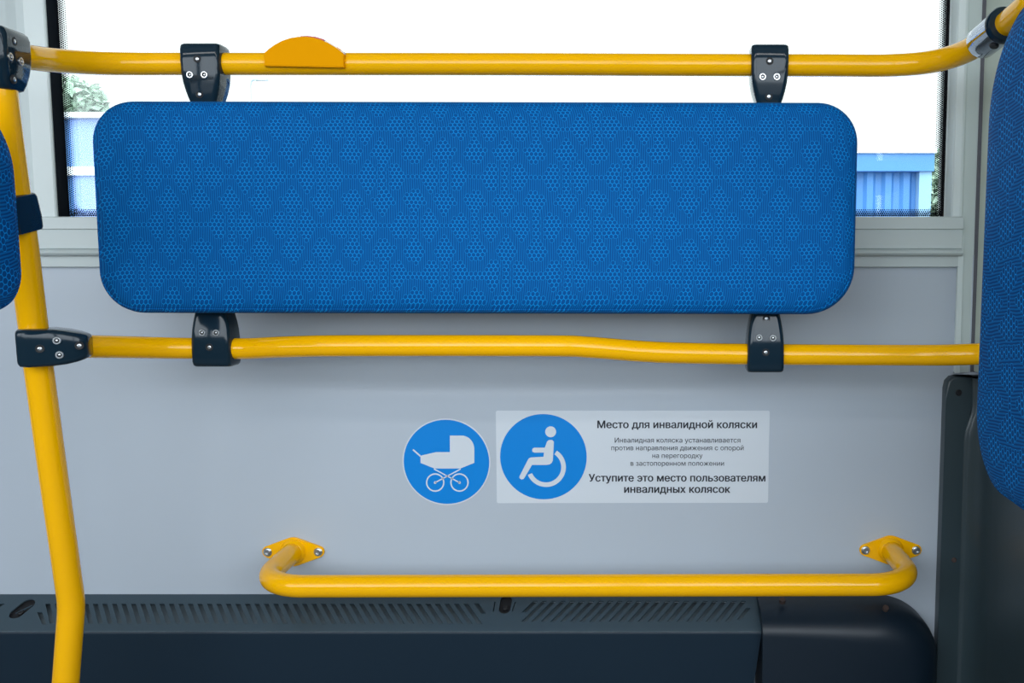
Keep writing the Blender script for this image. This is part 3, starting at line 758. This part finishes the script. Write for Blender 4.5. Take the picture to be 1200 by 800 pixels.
shed_part('corner_post', M_shedlite, lambda bm: add_box(bm, (X(1073, 220), SY-.16, -1.2), (X(1087, 220), SY+.12, zz(202, SY))))
def wavy(bm):
    n = 90; xa, xb = X(874, 180), X(1091, 180); L0 = []; top = []
    for k in range(n+1):
        x = xa+(xb-xa)*k/n; top.append((x, zr+.035+.03*math.sin((x-xa)*2*math.pi/.30)))
    poly = [(xa, zr-.005)]+top[::1]+[(xb, zr-.005)]
    prism(bm, poly, lambda u, v_, d: Vector((u, d, v_)), SY-.26, SY+2.4)
shed_part('roof', M_shedroof, wavy)
SY2 = 9.0
sd = thing('blue_cabin', 'pale blue steel cabin outside the window at the left', 'cabin', (X(100, 220, SY2), SY2, -1.2)); so = sd.location.copy()
shed_part('wall', M_shed, lambda bm: corr(bm, X(20, 220, SY2), X(89, 220, SY2), -1.2, zz(140, SY2), SY2, .3, .03))
shed_part('side_bay', M_bay, lambda bm: add_box(bm, (X(89, 220, SY2), SY2-.05, -1.2), (X(170, 220, SY2), SY2+2, zz(140, SY2))))
shed_part('roof', M_shedroof, lambda bm: add_box(bm, (X(15, 136, SY2), SY2-.15, zz(139.5, SY2)), (X(174, 136, SY2), SY2+2.2, zz(133.5, SY2))))
shed_part('ledge', M_shedroof, lambda bm: add_box(bm, (X(18, 200, SY2), SY2-.10, zz(206, SY2)), (X(172, 200, SY2), SY2, zz(196, SY2))))
def tree(label, px, py, Y, h, rx, rz_, n):
    c = at(px, py, Y); t = thing('tree', label, 'tree', (c.x, Y, -1.2))
    bm = bmesh.new()
    for k in range(n):
        a = random.uniform(0, 6.28); b2 = random.uniform(-1, 1); r_ = random.random()**.5
        p_ = Vector((r_*math.cos(a)*math.sqrt(1-b2*b2)*rx, r_*math.sin(a)*math.sqrt(1-b2*b2)*rx, c.z+1.2+r_*b2*rz_))
        s_ = random.uniform(.05, .13); m_ = Matrix.Rotation(random.uniform(0, 6.28), 3, Vector((random.random()-.5, random.random()-.5, random.random()-.5)).normalized())
        vs_ = [bm.verts.new(p_+m_ @ Vector(q_)*s_) for q_ in ((-1, 0, 0), (0, -.5, .15), (1, 0, 0), (0, .5, .15))]; bm.faces.new(vs_)
    obj('foliage', bm, M_leaf, t)
    obj('trunk', tube_bm([Vector((0, 0, 0)), Vector((.03, 0, (c.z+1.2)*.5)), Vector((0, .02, c.z+1.2))], lambda t_: .12*(1-.6*t_), 12), M_bark, t, smooth=40)
tree('pale tree rising behind the blue cabin at the left', 92, 122, 14, 3, .42, .45, 700)
tree('pale green tree at right end of blue shed', 1100, 225, 15, 3, .30, .75, 900)
lp = at(293, 120, 12); lt = at(293, 92, 12)
ltop = lt.z+1.2
pl_ = [Vector((0, 0, 0)), Vector((0, 0, ltop-.1)), Vector((.02, 0, ltop-.02)), Vector((.10, 0, ltop))]
lm = thing('lamp_post', 'thin pale lamp post seen under the upper handrail', 'lamp post', (lp.x, 12, -1.2))
obj('post', tube_bm(fillet(pl_, .06, 6), .022, 12), M_lamp, lm, smooth=40)
obj('lamp_head', box_bm((.08, -.05, ltop-.03), (.26, .05, ltop+.02), .012), M_lamp, lm)
